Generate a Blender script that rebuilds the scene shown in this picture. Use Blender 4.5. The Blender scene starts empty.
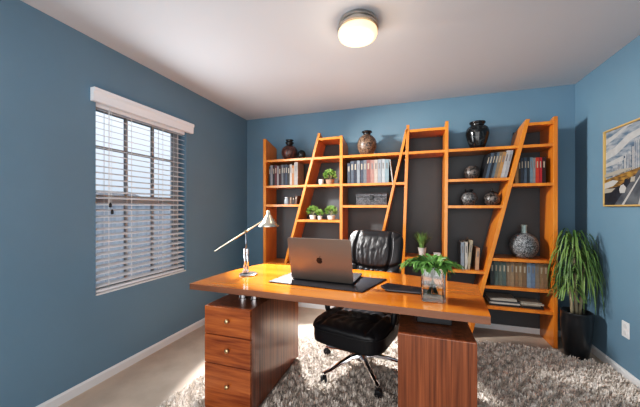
import bpy, bmesh, math, random
from math import sin, cos, pi, radians
from mathutils import Vector, Matrix, noise
random.seed(7)
SC = bpy.context.scene
COL = SC.collection

# ------------------------------------------------------------------ materials
def mat(name, col, rough=.5, metal=0, spec=.5, coat=0, emit=None, estr=0, trans=0, ior=1.45,
        noise=0, nscale=8, bump=0, bscale=60, stretch=None, col2=None, alpha=1):
    m = bpy.data.materials.new(name); m.use_nodes = True
    nt = m.node_tree; b = nt.nodes['Principled BSDF']
    def S(k, v):
        if k in b.inputs: b.inputs[k].default_value = v
    S('Base Color', (*col, 1)); S('Roughness', rough); S('Metallic', metal); S('Specular IOR Level', spec)
    S('Coat Weight', coat); S('Coat Roughness', .06); S('Transmission Weight', trans); S('IOR', ior); S('Alpha', alpha)
    if emit: S('Emission Color', (*emit, 1)); S('Emission Strength', estr)
    if noise or bump or col2:
        tc = nt.nodes.new('ShaderNodeTexCoord'); mp = nt.nodes.new('ShaderNodeMapping')
        nt.links.new(tc.outputs['Object'], mp.inputs[0])
        if stretch: mp.inputs['Scale'].default_value = stretch
    if noise or col2:
        n = nt.nodes.new('ShaderNodeTexNoise'); n.inputs['Scale'].default_value = nscale
        n.inputs['Detail'].default_value = 4
        nt.links.new(mp.outputs[0], n.inputs[0])
        r = nt.nodes.new('ShaderNodeValToRGB')
        c2 = col2 or tuple(max(0, c*(1-noise)) for c in col)
        c1 = col if col2 else tuple(min(1, c*(1+noise)) for c in col)
        r.color_ramp.elements[0].position = .35; r.color_ramp.elements[1].position = .65
        r.color_ramp.elements[0].color = (*c2, 1); r.color_ramp.elements[1].color = (*c1, 1)
        nt.links.new(n.outputs[0], r.inputs[0]); nt.links.new(r.outputs[0], b.inputs['Base Color'])
    if bump:
        n2 = nt.nodes.new('ShaderNodeTexNoise'); n2.inputs['Scale'].default_value = bscale
        n2.inputs['Detail'].default_value = 3
        nt.links.new(mp.outputs[0], n2.inputs[0])
        bp = nt.nodes.new('ShaderNodeBump'); bp.inputs['Strength'].default_value = bump
        bp.inputs['Distance'].default_value = .01
        nt.links.new(n2.outputs[0], bp.inputs['Height']); nt.links.new(bp.outputs[0], b.inputs['Normal'])
    return m

def wood(name, c_dark, c_light, stretch, rough=.3, coat=.5, scale=1.0, contrast=(.3, .7), fine=.5):
    m = bpy.data.materials.new(name); m.use_nodes = True
    nt = m.node_tree; b = nt.nodes['Principled BSDF']
    tc = nt.nodes.new('ShaderNodeTexCoord'); mp = nt.nodes.new('ShaderNodeMapping')
    mp.inputs['Scale'].default_value = stretch
    nt.links.new(tc.outputs['Object'], mp.inputs[0])
    n = nt.nodes.new('ShaderNodeTexNoise'); n.inputs['Scale'].default_value = scale
    n.inputs['Detail'].default_value = 6; n.inputs['Distortion'].default_value = .6
    nt.links.new(mp.outputs[0], n.inputs[0])
    n3 = nt.nodes.new('ShaderNodeTexNoise'); n3.inputs['Scale'].default_value = scale*4
    n3.inputs['Detail'].default_value = 3
    nt.links.new(mp.outputs[0], n3.inputs[0])
    mx = nt.nodes.new('ShaderNodeMath'); mx.operation = 'MULTIPLY_ADD'
    mx.inputs[1].default_value = fine*.4; nt.links.new(n3.outputs[0], mx.inputs[0])
    ad = nt.nodes.new('ShaderNodeMath'); ad.operation = 'MULTIPLY'; ad.inputs[1].default_value = 1-fine*.4
    nt.links.new(n.outputs[0], ad.inputs[0]); nt.links.new(ad.outputs[0], mx.inputs[2])
    r = nt.nodes.new('ShaderNodeValToRGB')
    r.color_ramp.elements[0].position = contrast[0]; r.color_ramp.elements[1].position = contrast[1]
    r.color_ramp.elements[0].color = (*c_dark, 1); r.color_ramp.elements[1].color = (*c_light, 1)
    nt.links.new(mx.outputs[0], r.inputs[0]); nt.links.new(r.outputs[0], b.inputs['Base Color'])
    b.inputs['Roughness'].default_value = rough; b.inputs['Coat Weight'].default_value = coat
    b.inputs['Coat Roughness'].default_value = .06
    return m

M = {}
M['wall'] = mat('blue_wall_paint', (.135, .228, .305), .62, bump=.05, bscale=250, noise=.03, nscale=2)
M['ceil'] = mat('ceiling_paint', (.55, .57, .60), .9, bump=.06, bscale=300)
M['trim'] = mat('white_trim_paint', (.66, .67, .68), .45)
M['carpet'] = mat('beige_carpet', (.50, .41, .335), .95, noise=.10, nscale=4, bump=.5, bscale=400)
M['case'] = wood('amber_bookcase_wood', (.46, .135, .013), (.72, .245, .028), (7, 1.2, 1.2), .34, .35, 1.5)
M['casev'] = wood('amber_bookcase_upright_wood', (.46, .135, .013), (.72, .245, .028), (5, 5, .8), .34, .35, 1.5)
M['dark'] = mat('charcoal_back_panel', (.062, .068, .074), .45, noise=.12, nscale=1.5)
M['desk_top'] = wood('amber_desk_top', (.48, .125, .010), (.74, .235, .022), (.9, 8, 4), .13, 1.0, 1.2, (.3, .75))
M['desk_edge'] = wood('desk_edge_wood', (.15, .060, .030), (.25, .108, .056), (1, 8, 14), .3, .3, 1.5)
M['ped'] = wood('walnut_side_wood', (.085, .020, .007), (.30, .095, .036), (30, 30, .5), .3, .35, 1.8, (.36, .66), .9)
M['drawer'] = wood('walnut_drawer_wood', (.15, .030, .007), (.46, .135, .032), (1.1, 4, 13), .25, .4, 1.6, (.33, .68), .8)
M['chrome'] = mat('chrome', (.80, .80, .82), .12, 1)
M['nickel'] = mat('brushed_nickel', (.55, .53, .50), .3, 1)
M['brass'] = mat('brass', (.72, .55, .32), .28, 1)
M['leather'] = mat('black_leather', (.010, .010, .012), .38, spec=.42, bump=.15, bscale=130)
M['blackp'] = mat('black_plastic', (.012, .012, .014), .4)
M['alu'] = mat('bronze_aluminium', (.22, .185, .16), .38, .75)
M['alul'] = mat('silver_aluminium', (.55, .55, .55), .35, .6)
M['deck'] = mat('dark_keyboard_deck', (.03, .03, .033), .35, .3)
M['logo'] = mat('dark_logo', (.006, .006, .008), .25)
M['screen'] = mat('laptop_screen', (.01, .01, .015), .1)
M['deskmat'] = mat('dark_desk_mat', (.012, .013, .018), .32)
M['glass'] = mat('clear_glass', (.97, 1, .99), .02, trans=1, ior=1.45)
M['wglass'] = mat('window_glass', (1, 1, 1), 0, trans=1, ior=1.01, spec=.1)
M['water'] = mat('water', (.93, .98, .96), .0, trans=1, ior=1.33)
M['opal'] = mat('opal_glass_lit', (.95, .75, .5), .4, emit=(1.0, .66, .36), estr=.95, noise=.05, nscale=5)
M['blind'] = mat('white_blind', (.80, .82, .86), .5)
M['vinyl'] = mat('white_window_vinyl', (.42, .44, .46), .45)
M['cord'] = mat('white_cord', (.7, .7, .7), .8)
M['pot'] = mat('black_glazed_planter', (.010, .011, .013), .28, coat=.4)
M['soil'] = mat('soil', (.05, .03, .02), .95, bump=.8, bscale=90)
M['trunk'] = mat('plant_cane', (.38, .33, .22), .8, bump=.5, bscale=60)
M['leafA'] = mat('dracaena_leaf', (.045, .11, .025), .45, col2=(.15, .23, .06), nscale=5)
M['leafB'] = mat('palm_leaf', (.025, .085, .016), .4, col2=(.12, .26, .06), nscale=9)
M['leafC'] = mat('round_bush_leaf', (.10, .22, .04), .5, col2=(.24, .38, .10), nscale=14)
M['gold'] = mat('oak_picture_frame', (.50, .33, .13), .4)
M['white'] = mat('white_ceramic', (.62, .60, .56), .4)
M['terra'] = mat('brown_ceramic', (.28, .17, .11), .6)
M['paper'] = mat('book_paper', (.66, .61, .52), .9, noise=.08, nscale=40, stretch=(1, 1, 20))
def rgb(r, g, b): 
    f = lambda c: ((c/255+.055)/1.055)**2.4 if c > 10 else c/255/12.92
    return (f(r)*.58, f(g)*.58, f(b)*.58)

# ------------------------------------------------------------------ mesh builder
class MB:
    def __init__(s): s.v = []; s.f = []; s.mi = []; s.m = 0
    def add(s, vs, fs):
        o = len(s.v); s.v += [tuple(v) for v in vs]
        for f in fs: s.f.append([i+o for i in f]); s.mi.append(s.m)
        return s
    def box(s, x0, x1, y0, y1, z0, z1):
        return s.add([(x0,y0,z0),(x1,y0,z0),(x1,y1,z0),(x0,y1,z0),(x0,y0,z1),(x1,y0,z1),(x1,y1,z1),(x0,y1,z1)],
                     [(0,3,2,1),(4,5,6,7),(0,1,5,4),(1,2,6,5),(2,3,7,6),(3,0,4,7)])
    def prism(s, bot, top):
        n = len(bot)
        return s.add(list(bot)+list(top), [list(range(n))[::-1], list(range(n, 2*n))] +
                     [(i, (i+1) % n, n+(i+1) % n, n+i) for i in range(n)])
    def lathe(s, prof, c=(0,0,0), n=32, fn=None, cap=True):
        vs = []; fs = []
        for r, z in prof:
            for k in range(n):
                a = 2*pi*k/n; rr = r*(fn(a, z) if fn else 1)
                vs.append((c[0]+rr*cos(a), c[1]+rr*sin(a), c[2]+z))
        for i in range(len(prof)-1):
            for k in range(n):
                fs.append((i*n+k, i*n+(k+1) % n, (i+1)*n+(k+1) % n, (i+1)*n+k))
        if cap: fs += [list(range(n))[::-1], [(len(prof)-1)*n+k for k in range(n)]]
        return s.add(vs, fs)
    def tube(s, pts, r, n=10):
        pts = [Vector(p) for p in pts]
        rs = r if isinstance(r, (list, tuple)) else [r]*len(pts)
        vs = []; fs = []; up = None
        for i, p in enumerate(pts):
            t = (pts[min(i+1, len(pts)-1)]-pts[max(i-1, 0)]).normalized()
            if up is None:
                up = Vector((0,0,1)) if abs(t.z) < .9 else Vector((1,0,0))
            a = t.cross(up).normalized(); b = a.cross(t).normalized(); up = b
            for k in range(n):
                q = 2*pi*k/n; vs.append(p+(a*cos(q)+b*sin(q))*rs[i])
        for i in range(len(pts)-1):
            for k in range(n): fs.append((i*n+k, i*n+(k+1) % n, (i+1)*n+(k+1) % n, (i+1)*n+k))
        fs += [list(range(n))[::-1], [(len(pts)-1)*n+k for k in range(n)]]
        return s.add(vs, fs)
    def leaf(s, pts, w, side):
        """a blade along pts, tapering, folded on its midrib"""
        pts = [Vector(p) for p in pts]; n = len(pts); vs = []; fs = []
        side = Vector(side)
        for i, p in enumerate(pts):
            t = (pts[min(i+1, n-1)]-pts[max(i-1, 0)]).normalized()
            sd = (side - t*side.dot(t)).normalized()
            nn = t.cross(sd)
            u = i/(n-1); ww = w*(sin(pi*min(1, u*.85+.15))**.7)*(1 if u < .99 else .05)
            vs += [p-sd*ww+nn*ww*.25, p, p+sd*ww+nn*ww*.25]
        for i in range(n-1):
            a = i*3; fs += [(a, a+1, a+4, a+3), (a+1, a+2, a+5, a+4)]
        return s.add(vs, fs)

ORG = {}
def obj(name, mb, m, parent=None, org=None, smooth=False, bevel=0, seg=2, sub=0, thick=0):
    if parent is not None: o0 = ORG[parent.name]
    elif org is not None: o0 = Vector(org)
    else:
        xs = [v[0] for v in mb.v]; ys = [v[1] for v in mb.v]; zs = [v[2] for v in mb.v]
        o0 = Vector(((min(xs)+max(xs))/2, (min(ys)+max(ys))/2, min(zs)))
    me = bpy.data.meshes.new(name)
    me.from_pydata([(v[0]-o0.x, v[1]-o0.y, v[2]-o0.z) for v in mb.v], [], mb.f)
    for mm in (m if isinstance(m, (list, tuple)) else [m]): me.materials.append(mm)
    for p, i in zip(me.polygons, mb.mi): p.material_index = i
    if smooth: me.polygons.foreach_set('use_smooth', [True]*len(me.polygons))
    me.update()
    if not thick:
        bm = bmesh.new(); bm.from_mesh(me); bmesh.ops.recalc_face_normals(bm, faces=bm.faces); bm.to_mesh(me); bm.free()
    o = bpy.data.objects.new(name, me); COL.objects.link(o)
    ORG[o.name] = o0
    if parent is not None: o.parent = parent
    else: o.location = o0
    if bevel:
        b = o.modifiers.new('bevel', 'BEVEL'); b.width = bevel; b.segments = seg; b.limit_method = 'ANGLE'
        b.angle_limit = radians(40)
    if sub:
        b = o.modifiers.new('sub', 'SUBSURF'); b.levels = sub; b.render_levels = sub
    return o
def tag(o, label=None, cat=None, group=None, kind=None):
    if label: o['label'] = label
    if cat: o['category'] = cat
    if group: o['group'] = group
    if kind: o['kind'] = kind
    return o
def thing(name, loc, label, cat, group=None):
    o = bpy.data.objects.new(name, None); COL.objects.link(o); o.location = loc; o.empty_display_size = .05
    ORG[o.name] = Vector(loc)
    return tag(o, label, cat, group)
def struct(name, mb, m, **k):
    o = obj(name, mb, m, org=(0,0,0), **k); o['kind'] = 'structure'
    return o

# ------------------------------------------------------------------ the room
XL, XR, YB, YF, ZC = -2.137, 1.481, 3.353, -1.15, 2.44
WY0, WY1, WZ0, WZ1 = 1.42, 2.265, .625, 2.03
struct('floor', MB().box(XL-.2, XR+.2, YF-.2, YB+.2, -.1, 0), M['carpet'])
struct('ceiling', MB().box(XL-.2, XR+.2, YF-.2, YB+.2, ZC, ZC+.1), M['ceil'])
struct('wall_back', MB().box(XL-.2, XR+.2, YB, YB+.15, 0, ZC), M['wall'])
struct('wall_front', MB().box(XL-.2, XR+.2, YF-.15, YF, 0, ZC), M['wall'])
struct('wall_right', MB().box(XR, XR+.15, YF, YB, 0, ZC), M['wall'])
w = MB()
w.box(XL-.17, XL, YF, WY0, 0, ZC); w.box(XL-.17, XL, WY1, YB, 0, ZC)
w.box(XL-.17, XL, WY0, WY1, 0, WZ0); w.box(XL-.17, XL, WY0, WY1, WZ1, ZC)
struct('wall_left', w, M['wall'])
struct('baseboard_left', MB().prism([(XL,YF,0),(XL+.014,YF,0),(XL+.014,YF,.055),(XL+.006,YF,.066),(XL,YF,.066)],
                                    [(XL,YB,0),(XL+.014,YB,0),(XL+.014,YB,.055),(XL+.006,YB,.066),(XL,YB,.066)]), M['trim'])
struct('baseboard_right', MB().prism([(XR,YF,0),(XR-.014,YF,0),(XR-.014,YF,.055),(XR-.006,YF,.066),(XR,YF,.066)],
                                     [(XR,YB,0),(XR-.014,YB,0),(XR-.014,YB,.055),(XR-.006,YB,.066),(XR,YB,.066)]), M['trim'])
struct('baseboard_back', MB().prism([(XL+.014,YB,0),(XL+.014,YB-.014,0),(XL+.014,YB-.014,.045),(XL+.014,YB-.006,.056),(XL+.014,YB,.056)],
                                    [(XR-.014,YB,0),(XR-.014,YB-.014,0),(XR-.014,YB-.014,.045),(XR-.014,YB-.006,.056),(XR-.014,YB,.056)]), M['trim'])

# window: vinyl frame with two sashes
GX = -2.262
w = MB(); F = .045
w.box(GX-.03, GX+.03, WY0, WY0+F, WZ0, WZ1); w.box(GX-.03, GX+.03, WY1-F, WY1, WZ0, WZ1)
w.box(GX-.03, GX+.03, WY0, WY1, WZ1-F, WZ1); w.box(GX-.03, GX+.03, WY0, WY1, WZ0, WZ0+F)
ZM = 1.32
w.box(GX-.025, GX+.035, WY0+F, WY1-F, ZM-.03, ZM+.03)
win = struct('window_1', w, M['vinyl'], bevel=.003)
g = MB(); ya, yb = WY0+F, WY1-F
for k in (1, 2):
    yy = ya+(yb-ya)*k/3+.02
    g.box(GX-.012, GX+.012, yy-.010, yy+.010, WZ0+F, WZ1-F)
g.box(GX-.012, GX+.012, ya, yb, 1.70, 1.72)
obj('muntin_grid', g, M['vinyl'], win)
obj('glass_pane', MB().box(GX-.003, GX+.003, ya, yb, WZ0+F, WZ1-F), M['wglass'], win)
struct('trim_1', MB().box(XL-.10, XL, WY0+.001, WY1-.001, WZ0, WZ0+.012), M['trim'])

# horizontal blind
bl = thing('window_blind', (XL-.03, 1.84, WZ0+.02), 'white horizontal slat blind with a valance hanging in the left wall window', 'blind')
VP = [(0,2.0),(.030,2.0),(.033,2.055),(.042,2.07),(.042,2.092),(0,2.092)]
obj('valance', MB().prism([(XL+q, 1.385, z) for q, z in VP], [(XL+q, 2.33, z) for q, z in VP]), M['blind'], bl)
obj('headrail', MB().box(XL-.062, XL-.012, WY0+.008, WY1-.008, 1.975, 2.025), M['blind'], bl)
nsl = 29; z0 = .685; dz = (1.965-z0)/(nsl-1)
for i in range(nsl):
    z = z0+i*dz; xc = XL-.037; t = .007
    sl = MB(); vs = []; hw = .0255
    prof = []
    for q in range(5):
        u = q/4*2-1
        prof.append((xc+u*hw, z+.003*(1-u*u)-u*t))
    a = [(x, WY0+.01, zz+.0012) for x, zz in prof]+[(x, WY0+.01, zz-.0012) for x, zz in prof[::-1]]
    b = [(x, WY1-.01, zz) for x, _, zz in a]
    sl.prism(a, b)
    obj('slat', sl, M['blind'], bl)
obj('bottom_rail', MB().box(XL-.06, XL-.014, WY0+.01, WY1-.01, .640, .658), M['blind'], bl, bevel=.004)
for y in (1.52, 1.70, 2.00, 2.17):
    cm = MB()
    for x in (XL-.012, XL-.062): cm.box(x-.001, x+.001, y-.0018, y+.0018, .65, 1.98)
    obj('ladder_cord', cm, M['cord'], bl)
cm = MB(); cm.tube([(XL+.004, 1.515, 1.99), (XL+.004, 1.517, 1.29)], .0014, 6); cm.tube([(XL+.004, 1.53, 1.99), (XL+.004, 1.53, 1.24)], .0014, 6)
pc = obj('pull_cord', cm, M['cord'], bl)
for y, z in ((1.517, 1.29), (1.53, 1.24)):
    obj('tassel', MB().lathe([(.003, 0), (.009, -.012), (.010, -.03), (.007, -.036)], (XL+.008, y, z), 10), M['blackp'], pc, smooth=True)

# outside the window: pale yard, fence and a house
struct('ground', MB().box(-40, XL-.2, -30, 40, -.5, -.4), mat('pale_ground', (.30, .31, .33), .9, noise=.1, nscale=1))
fn = thing('yard_fence', (-6.5, 6, -.4), 'pale grey board fence outside behind the window blind', 'fence')
obj('board_panel', MB().box(-6.55, -6.5, -2, 16, -.4, 1.30), mat('grey_boards', (.40, .43, .48), .8, noise=.15, nscale=3, stretch=(1, 4, .3)), fn)
obj('top_rail', MB().box(-6.58, -6.47, -2, 16, 1.30, 1.34), mat('grey_rail', (.5, .52, .56), .8), fn)
hs = thing('neighbour_house', (-20, 13, -.4), 'distant low house with grey roof seen through the upper blind slats', 'house')
obj('wall', MB().box(-24, -18, 10, 16, -.4, 1.5), mat('house_siding', (.42, .42, .44), .8, noise=.05), hs)
obj('roof', MB().prism([(-17.6,9.6,1.5),(-24.4,9.6,1.5),(-21,9.6,2.5)], [(-17.6,16.4,1.5),(-24.4,16.4,1.5),(-21,16.4,2.5)]), mat('roof_shingle', (.22, .22, .24), .9, noise=.2, nscale=6), hs)

# ceiling light
CLX, CLY = -.335, 1.80
cl = thing('ceiling_light', (CLX, CLY, ZC), 'round flush ceiling light with nickel rings and glowing warm glass', 'light')
obj('canopy', MB().lathe([(.118, 0), (.122, -.012), (.122, -.022), (.112, -.026), (.112, -.034), (.126, -.038), (.128, -.054), (.12, -.058)], (CLX, CLY, ZC), 48), M['nickel'], cl, smooth=False)
obj('glass_bowl', MB().lathe([(.116, -.058), (.124, -.066), (.125, -.082), (.118, -.098), (.10, -.108), (.06, -.115), (.012, -.117)], (CLX, CLY, ZC), 48), M['opal'], cl, smooth=True)

# framed picture on the right wall
px0, px1, pz0, pz1 = 2.885, 2.05, 1.262, 1.862
pf = thing('framed_picture', (XR-.012, (px0+px1)/2, pz0), 'framed city road painting with thin oak frame on the right wall', 'picture')
fm = MB(); t = .012
fm.box(XR-.026, XR-.001, px1, px0, pz0, pz0+t); fm.box(XR-.026, XR-.001, px1, px0, pz1-t, pz1)
fm.box(XR-.026, XR-.001, px0-t, px0, pz0+t, pz1-t); fm.box(XR-.026, XR-.001, px1, px1+t, pz0+t, pz1-t)
obj('frame', fm, M['gold'], pf, bevel=.003)
cv = MB(); X0 = XR-.010
W_, H_ = px0-px1, pz1-pz0
lay = [0]
def poly(mi, pts):
    cv.m = mi; lay[0] += 1; x = X0-lay[0]*.00018
    cv.add([(x, px0-t-u*(W_-2*t), pz0+t+v*(H_-2*t)) for u, v in pts], [list(range(len(pts)))])
pm = [mat('paint_sky', rgb(105,130,152), .6, col2=rgb(188,196,202), nscale=5, stretch=(1,2,7)),
      mat('paint_cloud', rgb(205,208,208), .6, noise=.08, nscale=20),
      mat('paint_building', rgb(150,165,178), .6, col2=rgb(205,208,208), nscale=30),
      mat('paint_tower', rgb(92,112,135), .6, noise=.2, nscale=40),
      mat('paint_bank', rgb(190,150,75), .6, col2=rgb(110,85,55), nscale=18, stretch=(1,1,3)),
      mat('paint_road', rgb(120,126,132), .6, col2=rgb(80,88,98), nscale=12),
      mat('paint_white', rgb(212,212,208), .6), mat('paint_dark', rgb(45,50,60), .6, noise=.3, nscale=30),
      mat('paint_pale', rgb(190,185,172), .6)]
poly(0, [(0,0),(1,0),(1,1),(0,1)])
poly(1, [(0,.83),(.12,.88),(.3,.98),(.42,1),(.28,1),(.1,.93),(0,.9)])
poly(1, [(0,.62),(.16,.67),(.34,.8),(.6,.86),(.9,.97),(.55,.93),(.3,.88),(.12,.76),(0,.72)])
poly(1, [(0,.52),(.2,.55),(.45,.66),(.2,.62),(0,.57)])
for (u0, u1, v1, mi) in ((.1,.16,.52,2),(.17,.23,.56,2),(.25,.27,.62,3),(.28,.34,.66,2),(.35,.38,.74,3),(.385,.46,.80,2),(.47,.54,.70,3),(.55,.64,.84,2),(.65,.73,.72,3),(.74,.84,.78,2),(.85,.95,.68,3)):
    poly(mi, [(u0,.36),(u1,.36),(u1,v1),(u0,v1)])
    for k in range(3):
        poly(6 if mi == 3 else 3, [(u0+.008+k*(u1-u0)/3.2, .40),(u0+.014+k*(u1-u0)/3.2, .40),(u0+.014+k*(u1-u0)/3.2, v1-.03),(u0+.008+k*(u1-u0)/3.2, v1-.03)])
poly(4, [(0,.34),(.25,.40),(.45,.44),(1,.46),(1,.2),(0,.1)])
poly(8, [(0,.42),(.22,.46),(.4,.45),(.2,.40),(0,.38)])
poly(7, [(0,0),(1,0),(1,.3),(.6,.38),(.4,.36),(.2,.24),(0,.22)])
poly(5, [(.14,0),(.75,0),(.62,.42),(.52,.46),(.44,.4)])
poly(6, [(.24,0),(.27,0),(.53,.44),(.52,.44)])
poly(6, [(.44,0),(.455,0),(.55,.44),(.545,.44)])
poly(6, [(0,.22),(.13,.25),(.2,.31),(.12,.33),(0,.30)])
poly(8, [(0,.16),(.1,.17),(.16,.22),(0,.22)])
poly(6, [(.22,.15),(.28,.15),(.30,.21),(.27,.26),(.23,.25),(.21,.2)])
poly(7, [(.27,.24),(.31,.25),(.32,.33),(.28,.32)])
poly(8, [(.35,.28),(.4,.28),(.41,.34),(.36,.34)])
obj('painted_canvas', cv, pm, pf, thick=1)

# outlet on the right wall
ol = thing('wall_outlet', (XR-.003, 2.66, .30), 'white double outlet plate low on the right wall', 'outlet')
obj('cover_plate', MB().box(XR-.008, XR-.001, 2.625, 2.700, .305, .42), M['trim'], ol, bevel=.003)
oo = MB()
for z in (.338, .387):
    oo.lathe([(.016, 0), (.016, .003)], (0,0,0), 16)
    n = 32; 
    for i in range(len(oo.v)-32, len(oo.v)):
        x, y, zz = oo.v[i]; oo.v[i] = (XR-.008-zz, 2.6625+x, z+y)
obj('receptacle', oo, mat('outlet_face', (.58,.58,.58), .4), ol)
ol = thing('wall_outlet', (-.14, YB-.004, .14), 'small white outlet plate low on back wall behind the desk', 'outlet')
obj('cover_plate', MB().box(-.21, -.14, YB-.009, YB-.001, .16, .275), M['trim'], ol, bevel=.003)
obj('receptacle', MB().box(-.19, -.16, YB-.012, YB-.008, .18, .25), mat('outlet_face_back', (.35,.35,.35), .4), ol)

# ------------------------------------------------------------------ shag rug
outline = [(-1.50,1.15),(-1.50,1.40),(-1.47,1.75),(-1.36,2.15),(-1.16,2.47),(-.9,2.56),(-.55,2.67),(-.23,2.745),
           (.15,2.83),(.56,2.93),(.93,2.955),(1.17,2.95),(1.215,2.86),(1.30,2.825),(1.39,2.86),(1.445,2.80),(1.45,2.2),(1.45,1.15)]
def inside(x, y):
    c = False; n = len(outline)
    for i in range(n):
        x1, y1 = outline[i]; x2, y2 = outline[(i+1) % n]
        if (y1 > y) != (y2 > y) and x < (x2-x1)*(y-y1)/(y2-y1)+x1: c = not c
    return c
rug = thing('shag_rug', (0, 2.0, 0), 'large pale grey and beige shag rug under the desk and chair', 'rug')
obj('rug_backing', MB().prism([(x, y, .001) for x, y in outline], [(x, y, .010) for x, y in outline]),
    mat('rug_base', (.48, .43, .385), 1, noise=.3, nscale=40), rug)
sh = MB(); sv = []; sf = []; smi = []
peds = [(-1.217, -.897, 1.44, 2.17), (-.069, .274, 1.42, 2.07)]
N = 0
while N < 60000:
    x = random.uniform(-1.52, 1.46); y = random.uniform(1.25, 2.97)
    if not inside(x, y): continue
    if any(a-.012 < x < b+.012 and c-.012 < y < d+.012 for a, b, c, d in peds): continue
    if math.hypot(x-1.305, y-2.935) < .10: continue
    cx = .5*sin(x*61+2*sin(y*43))+.5*sin(y*67+2*sin(x*39)); 
    a = 2.2*cx + random.uniform(-1.0, 1.0); L = random.uniform(.018, .036); h = random.uniform(.016, .036)
    dx, dy = cos(a)*L*.6, sin(a)*L*.6; wq = random.uniform(.0020, .0038); ox, oy = -sin(a)*wq, cos(a)*wq
    if x+dx > 1.462: dx = -abs(dx)
    b = len(sv)
    sv += [(x-ox, y-oy, .008), (x+ox, y+oy, .008), (x+dx*.45-ox, y+dy*.45-oy, .008+h*.8), (x+dx*.45+ox, y+dy*.45+oy, .008+h*.8), (x+dx, y+dy, .008+h)]
    sf += [(b, b+1, b+3, b+2), (b+2, b+3, b+4)]
    k = random.random(); mi = 0 if k < .5 else (1 if k < .85 else 2)
    smi += [mi, mi]; N += 1
sh.v = sv; sh.f = sf; sh.mi = smi
pile = obj('rug_pile', sh, [mat('shag_light', (.82, .74, .67), .9), mat('shag_mid', (.64, .565, .50), .9), mat('shag_dark', (.42, .365, .32), .9)], rug, thick=1)
pile['kind'] = 'stuff'

# ------------------------------------------------------------------ desk
desk = thing('executive_desk', (-.5, 1.8, 0), 'large glossy amber wood desk with walnut drawer pedestals in mid-room', 'desk')
ZT = .76
out = [(-1.375,1.487),(-.9,1.480),(-.4,1.468),(0,1.460),(.333,1.452),(.352,1.60),(.370,1.80),(.392,2.04),(.30,2.065),(.209,2.090),
       (.03,2.16),(-.166,2.225),(-.45,2.24),(-.9,2.235),(-1.255,2.22),(-1.31,2.05),(-1.35,1.87),(-1.368,1.68)]
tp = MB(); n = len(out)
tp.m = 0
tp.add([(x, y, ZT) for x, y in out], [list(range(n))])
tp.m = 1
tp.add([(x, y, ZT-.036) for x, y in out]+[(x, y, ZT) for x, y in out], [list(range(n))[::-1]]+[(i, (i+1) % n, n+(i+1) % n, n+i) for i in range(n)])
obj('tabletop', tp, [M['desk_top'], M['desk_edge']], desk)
pd = MB(); x0, x1, y0, y1 = peds[0]
pd.box(x0, x1, y0+.02, y1, .03, .652)
obj('drawer_pedestal', pd, M['ped'], desk, bevel=.003)
obj('plinth', MB().box(x0+.02, x1-.02, y0+.05, y1-.02, .0105, .03), M['blackp'], desk)
for za, zb in ((.484, .652), (.307, .480), (.024, .303)):
    d = obj('drawer', MB().box(x0, x1, y0, y0+.018, za, zb), M['drawer'], desk, bevel=.002)
    zc = (za+zb)/2+.01 if za > .1 else .19; xc = (x0+x1)/2+.01
    k = MB(); k.lathe([(.004, 0), (.004, .010), (.011, .013), (.013, .018), (.011, .023), (.004, .025)], (0,0,0), 16)
    k.v = [(xc+x, y0-z, zc+y) for x, y, z in k.v]
    kb = obj('knob', k, M['brass'], d, smooth=True); kb['label'] = 'small round brass knob'
x0, x1, y0, y1 = peds[1]
obj('pedestal', MB().box(x0, x1, y0, y1, .0105, .646), M['ped'], desk, bevel=.003)
for x, y in ((-1.075, 1.64), (-.985, 1.64), (-1.075, 2.08), (-.985, 2.08)):
    obj('standoff', MB().lathe([(.031, 0), (.031, .004), (.026, .006), (.026, .066), (.031, .068), (.031, .0722)], (x, y, .652), 28), M['chrome'], desk, smooth=False)
for x, y in ((.02, 1.90), (.19, 1.90)):
    s = obj('standoff', MB().lathe([(.024, 0), (.024, .004), (.019, .006), (.019, .066), (.024, .070), (.024, .078)], (x, y, .646), 24), M['chrome'], desk)
dv = thing('docking_box', (.10, 1.66, .646), 'flat black device box on the right pedestal beneath the desk top', 'device')
obj('case', MB().box(.02, .19, 1.58, 1.76, .650, .700), M['blackp'], dv, bevel=.004)
for x in (.035, .175):
    for y in (1.60, 1.74): obj('foot', MB().lathe([(.008, 0), (.008, .006)], (x, y, .6465), 10), M['blackp'], dv)
obj('front_panel', MB().box(.03, .18, 1.577, 1.581, .665, .69), M['deskmat'], dv)

# ------------------------------------------------------------------ things on the desk
dm = MB(); o_ = [(-.905,1.672),(-.276,1.632),(-.168,1.985),(-.86,2.02)]
dm.prism([(x, y, ZT+.001) for x, y in o_], [(x, y, ZT+.008) for x, y in o_])
tag(obj('desk_mat', dm, M['deskmat'], bevel=.003), 'dark desk mat lying under the open laptop', 'mat')

LZ = ZT+.009
lp = thing('laptop', (-.568, 1.88, LZ), 'open bronze grey laptop with a dark fruit logo on its lid', 'laptop')
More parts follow.
